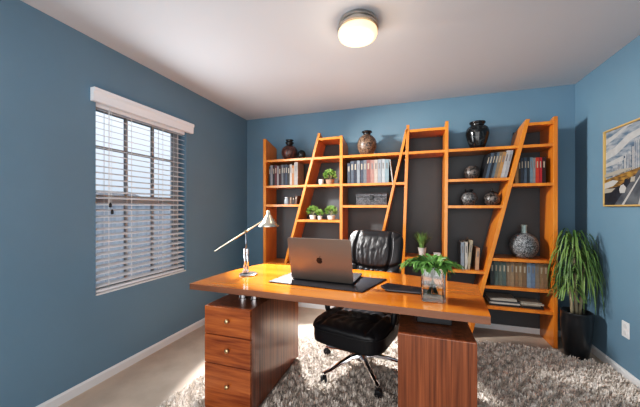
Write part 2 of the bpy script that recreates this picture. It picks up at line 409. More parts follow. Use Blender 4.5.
# base slab behind the lid
import math as _m
A = Vector((-.782, 1.782, 0)); B = Vector((-.354, 1.762, 0)); ux = (B-A).normalized(); uy = Vector((-ux.y, ux.x, 0)); Wd = (B-A).length
def LP(u, v, z): p = A+ux*u+uy*v; return (p.x, p.y, z)
def rrect(w, h, r, n=5):
    pts = []
    for cx, cy, a0 in ((w-r, r, -pi/2), (w-r, h-r, 0), (r, h-r, pi/2), (r, r, pi)):
        for k in range(n+1):
            a = a0+pi/2*k/n; pts.append((cx+r*cos(a), cy+r*sin(a)))
    return pts
rr = rrect(Wd, .27, .018)
b = MB().prism([LP(u, v, LZ+.001) for u, v in rr], [LP(u, v, LZ+.013) for u, v in rr])
base = obj('base', b, M['deck'], lp, bevel=.001)
kb = MB()
for r_ in range(5):
    for c_ in range(13):
        u = .045+c_*.026; v = .045+r_*.022
        if u+.022 > Wd-.03: continue
        a_ = [LP(u, v, 0), LP(u+.022, v, 0), LP(u+.022, v+.018, 0), LP(u, v+.018, 0)]
        kb.prism([(p[0], p[1], LZ+.0128) for p in a_], [(p[0], p[1], LZ+.0145) for p in a_])
obj('keyboard', kb, M['blackp'], base)
# lid: leans a touch toward the viewer
LH = .292; lean = radians(14)
def LD(u, h, d):   # u along, h up the lid, d thickness outward (toward the viewer)
    base_ = LP(u, 0, LZ+.006); dirp = -uy*sin(lean)+Vector((0,0,cos(lean))); nn = -uy*cos(lean)-Vector((0,0,sin(lean)))
    return tuple(Vector(base_)+dirp*h+nn*d)
rr = rrect(Wd, LH, .016)
lid = obj('lid', MB().prism([LD(u, v, 0) for u, v in rr], [LD(u, v, .006) for u, v in rr]), M['alu'], lp, bevel=.0015)
rs_ = [(.008+u, .01+v) for u, v in rrect(Wd-.016, LH-.02, .01)]
obj('screen', MB().prism([LD(u, v, -.0004) for u, v in rs_], [LD(u, v, .001) for u, v in rs_]), M['screen'], lid)
obj('hinge', MB().tube([LP(.05, .004, LZ+.012), LP(Wd-.05, .004, LZ+.012)], .006, 12), M['blackp'], lp)
# the emblem
R0 = .022; cu, ch = Wd*.5, .143
def body():
    pts = []
    for k in range(72):
        a = pi/2+2*pi*k/72
        x = cos(a); y = sin(a)
        r = 1-.16*math.exp(-((a-pi/2)/.30)**2)-.16*math.exp(-((a-pi/2-2*pi)/.30)**2)-.10*math.exp(-((a-3*pi/2)/.22)**2)
        X_, Y_ = x*r*.93, y*r
        if Y_ < 0: X_ *= (1-.16*Y_*Y_)
        pts.append((X_, Y_))
    out_ = []
    bc, br = (1.12, .12), .42           # the bite on the right
    for X_, Y_ in pts:
        d = math.hypot(X_-bc[0], Y_-bc[1])
        if d < br:
            X_, Y_ = bc[0]+(X_-bc[0])/d*br, bc[1]+(Y_-bc[1])/d*br
            if X_ > bc[0]-.1: continue
        out_.append((X_, Y_))
    return out_
lg = MB(); pts = body()
pts3 = [LD(cu+x*R0, ch+y*R0, .0064) for x, y in pts]
c_ = LD(cu-.1*R0, ch, .0064)
lg.add([c_]+pts3, [(0, i+1, (i+1) % len(pts3)+1) for i in range(len(pts3))])
lf = [LD(cu+x*R0, ch+y*R0, .0064) for x, y in [(.02,.95),(.05,1.12),(.15,1.27),(.28,1.37),(.40,1.42),(.39,1.28),(.31,1.12),(.18,1.0)]]
lg.add(lf, [list(range(len(lf)))])
lo = obj('logo', lg, M['logo'], lid, thick=1); lo['label'] = 'dark bitten apple emblem'

# closed black tablet
nb = MB(); o_ = [(-.186,1.735),(-.166,1.79),(-.15,1.83),(.095,1.79),(.085,1.70),(-.155,1.705)]
nb.prism([(x, y, ZT+.001) for x, y in [(-.150,1.706),(.07,1.700),(.09,1.80),(-.155,1.845),(-.188,1.775)]],
         [(x, y, ZT+.016) for x, y in [(-.150,1.706),(.07,1.700),(.09,1.80),(-.155,1.845),(-.188,1.775)]])
fo = thing('black_folder', (-.05, 1.77, ZT), 'closed black leather folder lying flat beside the glass vase', 'folder')
obj('cover', nb, M['deskmat'], fo, bevel=.004)
obj('page_edge', MB().prism([(x, y, ZT+.006) for x, y in [(-.146,1.7045),(.068,1.6985),(.068,1.71),(-.146,1.716)]], [(x, y, ZT+.011) for x, y in [(-.146,1.7045),(.068,1.6985),(.068,1.71),(-.146,1.716)]]), mat('grey_pages', (.12,.13,.15), .6), fo)

# desk lamp
lx, ly = -1.168, 1.82
dl = thing('desk_lamp', (lx, ly, ZT), 'slim brass desk lamp with clear stem on the left of the desk', 'lamp')
obj('base', MB().lathe([(.066, .001), (.066, .008), (.060, .011), (.012, .012)], (lx+.02, ly, ZT), 40), mat('dark_steel', (.12, .115, .11), .3, .9), dl)
for dx in (-.011, .013):
    obj('stem', MB().tube([(lx+dx, ly, ZT+.012), (lx+dx, ly, ZT+.19)], .0075, 14), M['chrome'], dl, smooth=True)
obj('collar', MB().box(lx-.022, lx+.024, ly-.012, ly+.012, ZT+.012, ZT+.03), M['chrome'], dl, bevel=.003)
obj('upper_rod', MB().tube([(lx, ly, ZT+.15), (lx, ly, ZT+.318)], .004, 10), mat('blued_steel', (.25, .30, .36), .2, .8), dl, smooth=True)
obj('pivot', MB().tube([(lx, ly-.012, ZT+.318), (lx, ly+.012, ZT+.318)], .010, 14), M['brass'], dl)
P0 = Vector((-1.442, ly, .918)); P1 = Vector((-1.000, ly, 1.175))
obj('arm', MB().tube([P0, P1], .0055, 10), mat('pale_brass', (.80, .68, .48), .25, .9), dl, smooth=True)
sc_ = (-.982, ly, 1.118)
hd = obj('lamp_shade', MB().lathe([(.072, 0), (.073, .004), (.050, .032), (.034, .058), (.022, .078), (.014, .088), (.012, .112), (.004, .116), (.004, .084), (.016, .074), (.028, .054), (.045, .030), (.067, .001)], sc_, 36, cap=False),
         mat('brushed_shade', (.62, .56, .46), .25, .9), dl, smooth=True)
obj('bulb', MB().lathe([(.006, .07), (.016, .05), (.020, .035), (.014, .018), (.003, .012)], sc_, 16), M['white'], hd, smooth=True)

# glass vase with palm cutting
vx, vy = .101, 1.638; hw = .060; vh = .185
vs_ = thing('glass_vase', (vx, vy, ZT), 'square clear glass vase half full of water holding green fronds', 'vase')
a = MB()
def ring(h, s, rr_=.012): return [(vx-s+u, vy-s+v, ZT+h) for u, v in rrect(2*s, 2*s, rr_, 4)]
rgs = [ring(.0012, hw-.002), ring(.004, hw), ring(vh-.002, hw), ring(vh, hw-.002), ring(vh, hw-.005), ring(.020, hw-.006, .009), ring(.018, hw-.012, .006)]
n = len(rgs[0]); vv = [p for r_ in rgs for p in r_]; ff = [list(range(n))[::-1], [(len(rgs)-1)*n+k for k in range(n)]]
for i in range(len(rgs)-1):
    for k in range(n): ff.append((i*n+k, i*n+(k+1) % n, (i+1)*n+(k+1) % n, (i+1)*n+k))
a.add(vv, ff); obj('glass_body', a, M['glass'], vs_)
w_ = MB(); w_.prism(ring(.0205, hw-.0065, .009), ring(.085, hw-.0065, .009)); obj('water', w_, M['water'], vs_)
cut = thing('palm_cutting', (vx, vy, ZT+.03), 'bunch of green feathery fronds standing in the glass vase', 'plant')
st = MB(); lv = MB(); rnd = random.Random(3)
fr = [(195,.08,.08),(345,.08,.07),(270,.06,.10),(230,.10,.10),(310,.10,.10),(90,.05,.2),(160,.06,.2),(20,.06,.2),(200,.17,.13),(185,.155,.09),(168,.13,.15),(215,.12,.15),(150,.11,.12),(250,.09,.17),(90,.08,.15),(30,.12,.14),(12,.135,.10),(-12,.14,.14),(-40,.11,.14),(300,.09,.18),(60,.11,.16),(120,.10,.14),(345,.10,.17),(176,.10,.18)]
for ang, reach, up in fr:
    a_ = radians(ang); d = Vector((cos(a_), sin(a_), 0)); p0 = Vector((vx, vy, ZT+.035))-d*.025; p1 = Vector((vx, vy, ZT+vh))+d*.025
    tip = Vector((vx, vy, ZT+vh))+d*(reach*.94)+Vector((0, 0, up*.42-.045))
    mid = (p1+tip)/2+Vector((0,0,.022)); path = [p0, (p0+p1)/2, p1]
    for k in range(1, 6):
        t = k/5; path.append(p1*(1-t)**2+mid*2*t*(1-t)+tip*t*t)
    st.tube(path, [.0028]*3+[.0022]*3+[.0014, .0008], 6)
    for k in range(15):
        t = .10+.90*k/14; q = p1*(1-t)**2+mid*2*t*(1-t)+tip*t*t
        tn = ((mid-p1)*(1-t)+(tip-mid)*t).normalized(); sd = tn.cross(Vector((0,0,1))).normalized()
        for s in (-1, 1):
            L = rnd.uniform(.038, .062)*(1-.35*abs(t-.4)); dr = (tn*.75+sd*s*.75+Vector((0,0,rnd.uniform(-.15,.35)))).normalized()
            pts_ = [q+dr*L*u-Vector((0,0,.018))*u*u for u in (0, .3, .6, .85, 1)]
            lv.leaf(pts_, .0038, tn.cross(dr).cross(dr))
obj('stems', st, mat('green_stem', (.12, .26, .06), .4), cut, smooth=True)
obj('fronds', lv, M['leafB'], cut, thick=1)

# ------------------------------------------------------------------ office chair
CH = Vector((-.370, 2.105, 0)); CA = radians(-14)
ch = thing('office_chair', CH, 'black leather executive chair with pleated back and chrome base behind desk', 'chair')
def C(x, y, z): return (CH.x+x*cos(CA)-y*sin(CA), CH.y+x*sin(CA)+y*cos(CA), z)
def xf(mb, b=0): mb.v = [C(v[0]-.03*b, v[1]+.06*b, v[2]) for v in mb.v]; return mb
def pad(hw_, hh, th, nu, nv, fn_front, fn_back, ex=4.0):
    """closed cushion: u across, v along; returns (u,v,side)->3D via callbacks"""
    vs = []; fs = []
    for side in (0, 1):
        for j in range(nv+1):
            for i in range(nu+1):
                u = -1+2*i/nu; v = -1+2*j/nv
                uu = sin(u*pi/2); vv_ = sin(v*pi/2)
                # rounded-rectangle outline
                k = (abs(uu)**ex+abs(vv_)**ex)**(1/ex); m_ = max(abs(uu), abs(vv_)); sc = m_/k if k > 0 else 1
                uo, vo = uu*sc, vv_*sc
                e = max(0, 1-k**1) if False else max(0, (1-abs(uu)**5)*(1-abs(vv_)**5))
                vs.append((fn_front if side == 0 else fn_back)(uo, vo, e**.45))
    W1 = nu+1; o = W1*(nv+1)
    for j in range(nv):
        for i in range(nu):
            a = j*W1+i; fs += [(a, a+1, a+W1+1, a+W1), (o+a, o+a+W1, o+a+W1+1, o+a+1)]
    rim = [i for i in range(W1)]+[j*W1+nu for j in range(1, nv+1)]+[nv*W1+i for i in range(nu-1, -1, -1)]+[j*W1 for j in range(nv-1, 0, -1)]
    for q in range(len(rim)):
        a, b_ = rim[q], rim[(q+1) % len(rim)]; fs.append((a, b_, o+b_, o+a))
    return MB().add(vs, fs)
def gs(x, c, w): return math.exp(-((x-c)/w)**2)
# seat
def s_top(u, v, e):
    y = v*.285-.04; z = .43+.05*e**.7
    z -= .016*gs(abs(u), .62, .05)*e+.012*gs(v, -.25, .05)*(abs(u) < .6)*e
    z += .0035*sin(u*26+3*sin(v*7))*e*(abs(u) < .62)+.004*sin(v*22+u*5)*e*.5
    z -= .02*max(0, v)
    return (u*.262, y, z)
def s_bot(u, v, e): return (u*.260, v*.284-.04, .42-.085*min(1, e*6)**.5)
obj('seat', xf(pad(.25, .25, .1, 56, 48, s_top, s_bot, 5)), M['leather'], ch, smooth=True)
pp_ = [(cos(t_)*0, 0, 0) for t_ in (0,)]
pw = MB(); pts_ = []
for k in range(41):
    a_ = 2*pi*k/40; cu_, su_ = cos(a_), sin(a_)
    kk = (abs(cu_)**5+abs(su_)**5)**(-1/5)
    pts_.append((cu_*kk*.2635, su_*kk*.287-.04, .428))
pw.tube(pts_, .006, 6)
obj('seat_piping', xf(pw), M['leather'], ch, smooth=True)
# back
def spine(v):    # v -1..1 -> y, z with slight recline
    z = .535+(v+1)/2*.525
    y = .235+.085*((v+1)/2)+.03*sin((v+1)*pi/2)*-1
    return y, z
def wid(v): return .232+.012*v-.03*gs(v, -.12, .16)*.5
def b_front(u, v, e):
    y, z = spine(v); 
    bulge = .055*e
    seam = .034*gs(v, -.14+.16*u*u, .06)+.012*gs(v, .93, .06)
    inner = abs(u) < .54
    pl = 0
    if inner and v > -.12: pl = (.0022*sin(u*31+2*sin(v*4+u*3))+.010*(abs(noise.noise(Vector((u*9+.8*sin(v*5), v*2.6, 1))))-.2)+.006*noise.noise(Vector((u*17, v*9, 3))))*gs(v, .28, .6)
    if v <= -.12: pl = .012*noise.noise(Vector((u*9-v*5*(1 if u > 0 else -1), v*3, 5)))+.004*sin(u*26-v*14*(1 if u > 0 else -1)*abs(u)*2)*gs(v, -.42, .4)
    side = .028*gs(abs(u), .60+.05*sin(v*4), .045)*(v > -.2)
    return (u*wid(v), y-bulge+(seam+side)*e-pl*e, z)
def b_back(u, v, e):
    y, z = spine(v); return (u*wid(v)*.98, y+.028*e**.5+.008, z)
obj('backrest', xf(pad(.25, .25, .1, 90, 64, b_front, b_back, 6)), M['leather'], ch, smooth=True)
# arms
for s in (-1, 1):
    pth = [(s*.235, .22, .58), (s*.262, .16, .615), (s*.270, .09, .62), (s*.272, .02, .60), (s*.270, -.03, .55), (s*.262, -.04, .47), (s*.250, -.03, .41)]
    obj('armrest', xf(MB().tube(pth, [.018, .026, .030, .030, .026, .020, .016], 14)), M['leather'], ch, smooth=True)
obj('seat_mechanism', xf(MB().box(-.09, .09, -.10, .10, .315, .36), 1), M['blackp'], ch, bevel=.01)
obj('back_bracket', xf(MB().tube([(0, .08, .335), (0, .22, .34), (0, .285, .42), (0, .285, .62)], [.022]*4, 10)), M['blackp'], ch, smooth=True)
obj('gas_column', xf(MB().lathe([(.020, .13), (.020, .30), (.032, .305), (.032, .335)], (0,0,0), 20), 1), M['chrome'], ch, smooth=False)
obj('hub', xf(MB().lathe([(.030, .085), (.040, .095), (.040, .135), (.028, .150), (.024, .21)], (0,0,0), 24), 1), M['chrome'], ch)
for k in range(5):
    a_ = radians(229+14+72*k); c, s_ = cos(a_), sin(a_); R_ = .33
    L_ = MB(); rings = []
    for (r_, z, w_h, hh) in ((.02, .125, .024, .022), (.10, .128, .021, .019), (.20, .108, .018, .014), (.28, .088, .016, .011), (R_+.01, .080, .014, .010)):
        rings.append([(r_*c-q*s_, r_*s_+q*c, z+t_) for q, t_ in ((-w_h, -hh*.6), (w_h, -hh*.6), (w_h*.75, hh*.5), (w_h*.3, hh), (-w_h*.3, hh), (-w_h*.75, hh*.5))])
    vv = [p for r_ in rings for p in r_]; ff = [list(range(6))[::-1], [24+i for i in range(6)]]
    for i in range(4):
        for q in range(6): ff.append((i*6+q, i*6+(q+1) % 6, (i+1)*6+(q+1) % 6, (i+1)*6+q))
    L_.add(vv, ff)
    lg_ = obj('leg', xf(L_, 1), M['chrome'], ch, smooth=False, bevel=.004)
    cs = MB(); wx, wy = R_*c, R_*s_; t_ = a_+1.1
    for q in (-.014, .014):
        ring0 = len(cs.v); cs.lathe([(.018, -.008), (.026, -.006), (.026, .006), (.018, .008)], (0,0,0), 18)
        for i in range(ring0, len(cs.v)):
            x, y, z = cs.v[i]; zz = z+q
            cs.v[i] = (wx+x*cos(t_)-zz*sin(t_), wy+x*sin(t_)+zz*cos(t_), .037+y)
    cs.tube([(wx, wy, .037), (wx, wy, .085)], .008, 8)
    obj('caster', xf(cs, 1), M['blackp'], lg_)

# ------------------------------------------------------------------ bookcase
YFr, YBk = 3.05, YB-.016
bc = thing('bookcase', (-.25, 3.2, 0), 'wide amber wood bookcase with slanted uprights covering the back wall', 'bookcase')
def upright(name, zt, x_of, th, zb=0, back_drop=.07):
    m_ = MB(); a_ = []
    sec = [(YFr, zb), (YBk, zb), (YBk, zt-back_drop), (YBk-.06, zt-back_drop*.75), (YFr, zt)]
    L_ = [(x_of(z)-th/2, y, z) for y, z in sec]; R_ = [(x_of(z)+th/2, y, z) for y, z in sec]
    m_.prism(L_, R_); return obj(name, m_, M['casev'], bc, bevel=.0015)
lin = lambda xa, za, xb, zb_: (lambda z: xa+(xb-xa)*(z-za)/(zb_-za))
V1 = lambda z: -1.702; V2 = lambda z: -.752; V3 = lin(-.047, 2.10, -.096, .631); V4 = lin(.320, 2.108, .307, .638); V5 = lambda z: 1.207
D1 = lin(-1.007, 2.098, -1.315, 1.005); D2 = lin(-.052, 2.096, -.268, 1.134); D3 = lin(.998, 2.061, .635, .498)
upright('side_panel', 2.085, V1, .036); upright('side_panel', 2.066, V5, .032)
upright('upright', 2.050, V2, .032); upright('upright', 2.102, V3, .030); upright('upright', 2.108, V4, .030)
upright('slanted_upright', 2.098, D1, .030); upright('slanted_upright', 2.060, D2, .026); upright('slanted_upright', 2.061, D3, .034)
def shelf(xa, xb, z, yf=YFr+.003, th=.027):
    m_ = MB().box(xa, xb, yf, YBk, z-th/2, z+th/2); obj('shelf', m_, M['case'], bc, bevel=.001)
h = .014
ZA = 1.815
segs = [(V1, D1), (D1, V2), (V2, D2), (D2, V3), (V3, V4), (V4, D3), (D3, V5)]
for a_, b_ in segs: shelf(a_(ZA)+h, b_(ZA)-h, ZA)
shelf(D1(2.033)+h, V2(0)-h, 2.030); shelf(V3(2.04)+h, V4(2.04)-h, 2.040); shelf(D3(2.014)+h, V5(0)-h, 2.014)
Z2 = 1.505; Z2r = 1.520; Z2c = 1.463; Z3 = 1.268; Z3b = 1.103; ZR1 = .765; ZR2 = .500; ZR3 = .307; ZV = .733; ZD = .632
shelf(V1(0)+h, D1(Z2)-h, Z2); shelf(D1(Z2)+h, V2(0)-h, Z2); shelf(V2(0)+h, D2(Z2)-h, Z2); shelf(D2(Z2)+h, V3(Z2)-h, Z2)
shelf(V4(Z2r)+h, D3(Z2r)-h, Z2r); shelf(D3(Z2c)+h, V5(0)-h, Z2c)
shelf(V1(0)+h, D1(1.279)-h, 1.279); shelf(D1(Z3b)+h, V2(0)-h, Z3b); shelf(V2(0)+h, D2(Z3)-h, Z3); shelf(V4(Z3)+h, D3(Z3)-h, 1.262)
shelf(V3(ZV)+h, V4(ZV)-h, ZV); shelf(V4(ZD)+h, D3(ZD)-h, ZD); shelf(D2(ZD)+h, V3(ZD)-h, ZD)
ZL = .585; shelf(V1(0)+h, D1(ZL)-h, ZL); shelf(D1(ZL)+h, V2(0)-h, ZL); shelf(V2(0)+h, D2(ZL)-h, ZL)
for z in (ZR1, ZR2, ZR3): shelf(D3(z)+h, V5(0)-h, z)
bp = MB()
bp.box(V1(0)+.02, V5(0)-.017, YB-.016, YB-.002, .058, ZA-.014)
for (xa, xb, zt) in ((D1(2.03)-.02, V2(0), 2.03), (V3(2), V4(2), 2.04), (D3(2)-.02, V5(0)-.016, 2.014)):
    bp.box(xa, xb, YB-.014, YB-.002, ZA-.014, zt)
obj('back_panel', bp, M['dark'], bc)['label'] = 'charcoal back panel'

# ------------------------------------------------------------------ books
bmats = {}
def bmat(c):
    if c not in bmats: bmats[c] = mat('book_cloth_%d' % len(bmats), rgb(*c), .55, noise=.12, nscale=30)
    return bmats[c]
band_l = mat('spine_title_light', (.30, .26, .20), .5); band_d = mat('spine_title_dark', (.14, .13, .13), .5)
def book(x, z, t, hgt, dep, col, label, group, lean=0, y=3.085, flat=False, rz=0, bands=True):
    """spine toward -y; local box x 0..t, y 0..dep, z 0..hgt"""
    cvr = MB(); s = .0025
    cvr.box(0, s, 0, dep, 0, hgt); cvr.box(t-s, t, 0, dep, 0, hgt)
    cvr.add([(s,.0,0),(t-s,.0,0),(t-s,s,0),(s,s,0),(s,.0,hgt),(t-s,.0,hgt),(t-s,s,hgt),(s,s,hgt)],
            [(0,3,2,1),(4,5,6,7),(0,1,5,4),(2,3,7,6)])
    o = obj('book', cvr, bmat(col), org=(0,0,0))
    tag(o, label, 'book', group)
    ORG[o.name] = Vector((0,0,0))
    obj('page_block', MB().box(s, t-s, s, dep-.004, .004, hgt-.004), M['paper'], o)
    if bands:
        lum = sum(col)/3; tb = MB()
        tb.box(t*.3, t*.7, -.0006, .0004, hgt*.60, hgt*.85)
        obj('spine_title', tb, band_l if lum < 135 else band_d, o)
    if flat:
        o.rotation_euler = (0, radians(90), rz); o.location = (x, y, z+t)   # lies on its side, long edge along x
    else:
        o.rotation_euler = (0, lean, 0)
        o.location = (x, y, z+(t*sin(lean) if lean > 0 else 0))
    return o
ordn = ['first', 'second', 'third', 'fourth', 'fifth', 'sixth', 'seventh', 'eighth', 'ninth', 'tenth', 'eleventh', 'twelfth', 'thirteenth', 'fourteenth', 'fifteenth']
def row(x0, x1, z, specs, where, group, dep=.20, y=3.085):
    tot = sum(s_[0] for s_ in specs); k = (x1-x0)/tot; x = x0
    for i, s_ in enumerate(specs):
        t = s_[0]*k; lean = s_[4] if len(s_) > 4 else 0
        lab = '%s book standing %s from the left %s' % (s_[3], ordn[i], where)
        book(x+.0006, z, t-.0012, s_[1], dep, s_[2], lab, group, lean, y+random.uniform(0, .008))
        x += t
wh = (205,203,198); nv = (38,45,62); bk = (28,28,32); mr = (92,38,42); gy = (120,124,130); tn = (176,140,100); bl_ = (84,108,130); pk = (186,130,120)
row(-1.665, -1.285, Z2+.0145, [(10,.235,bk,'black'),(13,.25,(150,150,155),'grey'),(11,.24,bk,'black'),(13,.25,(110,50,58),'maroon'),(10,.24,(170,168,170),'pale grey'),(14,.235,(60,28,36),'dark maroon'),
    (12,.25,gy,'grey'),(11,.245,nv,'navy'),(12,.25,(50,66,88),'dark blue'),(13,.24,bk,'black'),(11,.25,wh,'white'),(13,.235,(190,120,70),'tan'),(20,.27,(170,165,160),'tall light grey')],
    'on the top left shelf', 'books on the top left shelf')
row(-.69, -.242, Z2+.0145, [(12,.225,(60,72,86),'slate'),(12,.25,(84,96,112),'blue grey'),(13,.252,nv,'navy'),(11,.25,(150,160,170),'pale blue'),(13,.25,(64,74,92),'dark blue'),(12,.252,(120,126,134),'grey'),
    (14,.252,(150,90,88),'red'),(14,.25,(188,140,130),'pink'),(13,.25,(205,190,178),'cream'),(13,.252,(170,178,186),'silver blue'),(13,.252,(196,204,208),'white'),(14,.25,(150,176,186),'light blue')],
    'in the row above the carved chest', 'books above the carved chest')
book(-.207, Z2+.0145, .011, .247, .2, (215,218,216), 'white book leaning alone at the right end above the carved chest', 'books above the carved chest', -.125)
sl = .215
row(.640, .842, Z2r+.0145, [(12,.24,(36,40,46),'black',sl),(13,.245,(86,104,122),'blue grey',sl),(12,.25,(40,46,56),'dark navy',sl),(14,.25,(110,126,138),'slate',sl),(14,.25,(150,128,100),'taupe',sl),(15,.25,(196,150,96),'tan',sl),
    (15,.262,(200,202,204),'white',sl),(14,.262,(170,176,182),'silver',sl)], 'leaning against the slanted upright', 'leaning books on the right shelf')
row(.905, 1.150, Z2c+.0145, [(16,.235,(170,130,84),'tan'),(10,.23,(60,52,40),'brown'),(13,.24,(60,72,88),'slate blue'),(12,.24,(82,98,114),'blue'),(13,.24,(50,58,68),'dark grey'),(13,.24,(122,146,158),'light blue'),(11,.235,(150,150,150),'grey'),
    (14,.235,(206,70,48),'orange red'),(13,.235,(196,44,58),'red'),(15,.235,(52,22,24),'dark maroon')], 'beside the right side panel', 'books with red spines at the right')
g5 = [(70,78,80),(100,116,110),(112,122,112),(96,112,108),(150,128,104),(164,140,112),(150,120,90),(158,134,104),(140,112,84),(140,160,180),(120,140,166),(150,136,120),(162,134,104),(150,124,98)]
g5n = ['charcoal','grey green','sage','dark sage','taupe','beige brown','brown','light brown','dark tan','pale blue','mid blue','grey brown','light tan','brown']
row(.705, 1.165, ZR2+.0145, [(13,.225+.004*(i % 2),c,nm) for i, (c, nm) in enumerate(zip(g5, g5n))], 'in the shelf under the round vase', 'books under the round grey vase')
for i, (x, t, hh, c, nm, ln) in enumerate(((.452,.030,.265,(150,160,170),'pale blue',0),(.487,.026,.270,(205,200,190),'white',0),(.505,.026,.285,(188,174,150),'cream',.10),(.580,.030,.215,(200,160,130),'tan',.04))):
    book(x, ZD+.0145, t, hh, .19, c, '%s upright book, %s from the left on the low middle shelf' % (nm, ordn[i]), 'books on the low middle shelf', ln, 3.10)
z = ZR3+.0145
for i, (x, w_b, t, c, nm) in enumerate(((.70,.250,.018,(40,42,48),'black'),(.695,.255,.016,(210,206,198),'white'),(.71,.235,.014,(70,74,82),'dark grey'),(.70,.225,.020,(200,194,182),'cream'))):
    book(x, z, t, w_b, .19, c, '%s book lying flat, %s from the bottom of the left stack' % (nm, ordn[i]), 'flat books on the lowest right shelf', flat=True, y=3.09, bands=False); z += t+.0006
z = ZR3+.0145
for i, (x, w_b, t, c, nm) in enumerate(((.965,.165,.022,(36,36,40),'black'),(.960,.150,.010,(150,140,126),'beige'),(.955,.180,.014,(205,198,184),'cream'))):
    book(x, z, t, w_b, .17, c, '%s book lying flat, %s from the bottom of the right stack' % (nm, ordn[i]), 'flat books on the lowest right shelf', flat=True, y=3.09, bands=False); z += t+.0006
book(-1.385, 1.279+.0145, .022, .085, .12, (150,120,100), 'small tan book standing beside the clear jar', 'small books by the jar')
book(-1.355, 1.279+.0145, .020, .09, .12, (60,50,48), 'small dark brown book right of the small tan book', 'small books by the jar', .10)
book(-1.328, 1.279+.0145, .030, .10, .12, (96,70,58), 'small brown book leaning at right of jar shelf', 'small books by the jar', .12)

# ------------------------------------------------------------------ ornaments
def vase(name, c, prof, m_, label, cat='vase', rim=None, rimmat=None, n=40, fn=None, group=None):
    t_ = thing(name, c, label, cat, group)
    obj('body', MB().lathe(prof, c, n, fn), m_, t_, smooth=True)
    if rim: obj('rim', MB().lathe(rim, c, n), rimmat or m_, t_, smooth=True)
    return t_
def scale(prof, r, h_): return [(a*r, b*h_) for a, b in prof]
globe = [(.42,.0),(.50,.012),(.62,.06),(.82,.18),(.96,.34),(1,.48),(.95,.62),(.80,.75),(.58,.84),(.40,.885)]
def carved(name, c1, c2, sc_=28, rough=.35, bump=.8, th=(.42, .58)):
    m_ = bpy.data.materials.new(name); m_.use_nodes = True; nt = m_.node_tree; b = nt.nodes['Principled BSDF']
    tc = nt.nodes.new('ShaderNodeTexCoord'); v = nt.nodes.new('ShaderNodeTexNoise'); v.inputs['Scale'].default_value = sc_
    v.inputs['Detail'].default_value = 1.5; v.inputs['Distortion'].default_value = 2.5
    nt.links.new(tc.outputs['Object'], v.inputs[0])
    r = nt.nodes.new('ShaderNodeValToRGB'); r.color_ramp.elements[0].position = th[0]; r.color_ramp.elements[1].position = th[1]
    r.color_ramp.elements[0].color = (*c1, 1); r.color_ramp.elements[1].color = (*c2, 1)
    nt.links.new(v.outputs[0], r.inputs[0]); nt.links.new(r.outputs[0], b.inputs['Base Color'])
    bp_ = nt.nodes.new('ShaderNodeBump'); bp_.inputs['Strength'].default_value = bump; bp_.inputs['Distance'].default_value = .004
    nt.links.new(r.outputs[0], bp_.inputs['Height']); nt.links.new(bp_.outputs[0], b.inputs['Normal'])
    b.inputs['Roughness'].default_value = rough; return m_
mv1 = carved('maroon_patterned_glaze', (.016,.010,.010), (.13,.045,.035), 22, .3)
mv2 = carved('brown_patterned_glaze', (.018,.012,.010), (.24,.15,.10), 30, .3)
mv3 = carved('black_gloss_glaze', (.006,.007,.008), (.045,.05,.052), 14, .12, .2, (.5,.7))
mv4 = carved('dark_patterned_glaze', (.012,.012,.012), (.13,.11,.10), 26, .35)
mv5 = carved('grey_patterned_glaze', (.014,.014,.015), (.16,.16,.16), 34, .35)
mv6 = carved('carved_grey_ceramic', (.025,.028,.032), (.24,.25,.26), 46, .5, 1)
mblk = mat('dark_glaze', (.010,.010,.011), .25)
ZS = ZA+.0140
vase('round_vase', (-1.425,3.17,ZS), scale(globe, .098, .20), mv1, 'dark maroon patterned round vase on bookcase top at the far left',
     rim=[(.036,.172),(.034,.19),(.050,.205),(.052,.215),(.034,.222),(.042,.240),(.050,.246),(.040,.248),(.02,.244)], rimmat=mblk)
vase('small_pot', (-1.268,3.17,ZS), scale(globe, .050, .125), mblk, 'small dark round pot beside the maroon vase on bookcase top', 'pot')
vase('round_vase', (-.483,3.15,ZS), scale(globe, .106, .255), mv2, 'brown mottled round vase with black neck above the middle books',
     rim=[(.040,.220),(.036,.236),(.044,.250),(.058,.258),(.055,.268),(.03,.262)], rimmat=mblk)
tv = vase('round_vase', (.606,3.15,ZS), scale([(.5,0),(.56,.01),(.66,.10),(.86,.32),(1,.56),(.98,.70),(.86,.80),(.62,.87)], .104, .265), mv3, 'glossy black vase with wide flat lip standing right on bookcase top',
     rim=[(.062,.228),(.056,.240),(.066,.252),(.072,.260),(.070,.268),(.045,.262)], rimmat=mblk)
vase('squat_bowl', (.560,3.16,Z2r+.0140), scale([(.45,0),(.6,.03),(.9,.25),(1,.5),(.9,.76),(.66,.92),(.5,.96),(.52,1.0),(.40,.98)], .074, .130), mv4, 'squat dark patterned bowl left of the leaning books', 'bowl')
vase('lidded_jar', (.532,3.16,1.262+.0140), scale([(.45,0),(.6,.03),(.9,.22),(1,.45),(.9,.68),(.6,.80),(.42,.84)], .078, .155), mv5, 'dark patterned jar on the lower shelf, left of two round jars', 'jar',
     rim=[(.032,.128),(.03,.140),(.038,.148),(.042,.156),(.036,.160),(.01,.158)], rimmat=mblk)
vase('lidded_jar', (.735,3.16,1.262+.0140), scale([(.45,0),(.6,.03),(.9,.22),(1,.42),(.92,.62),(.66,.78),(.42,.86)], .074, .140), mv4, 'grey speckled jar with small knob lid, right of two round jars', 'jar',
     rim=[(.034,.118),(.036,.124),(.02,.134),(.008,.138),(.010,.150),(.012,.158),(.004,.164)], rimmat=mblk)
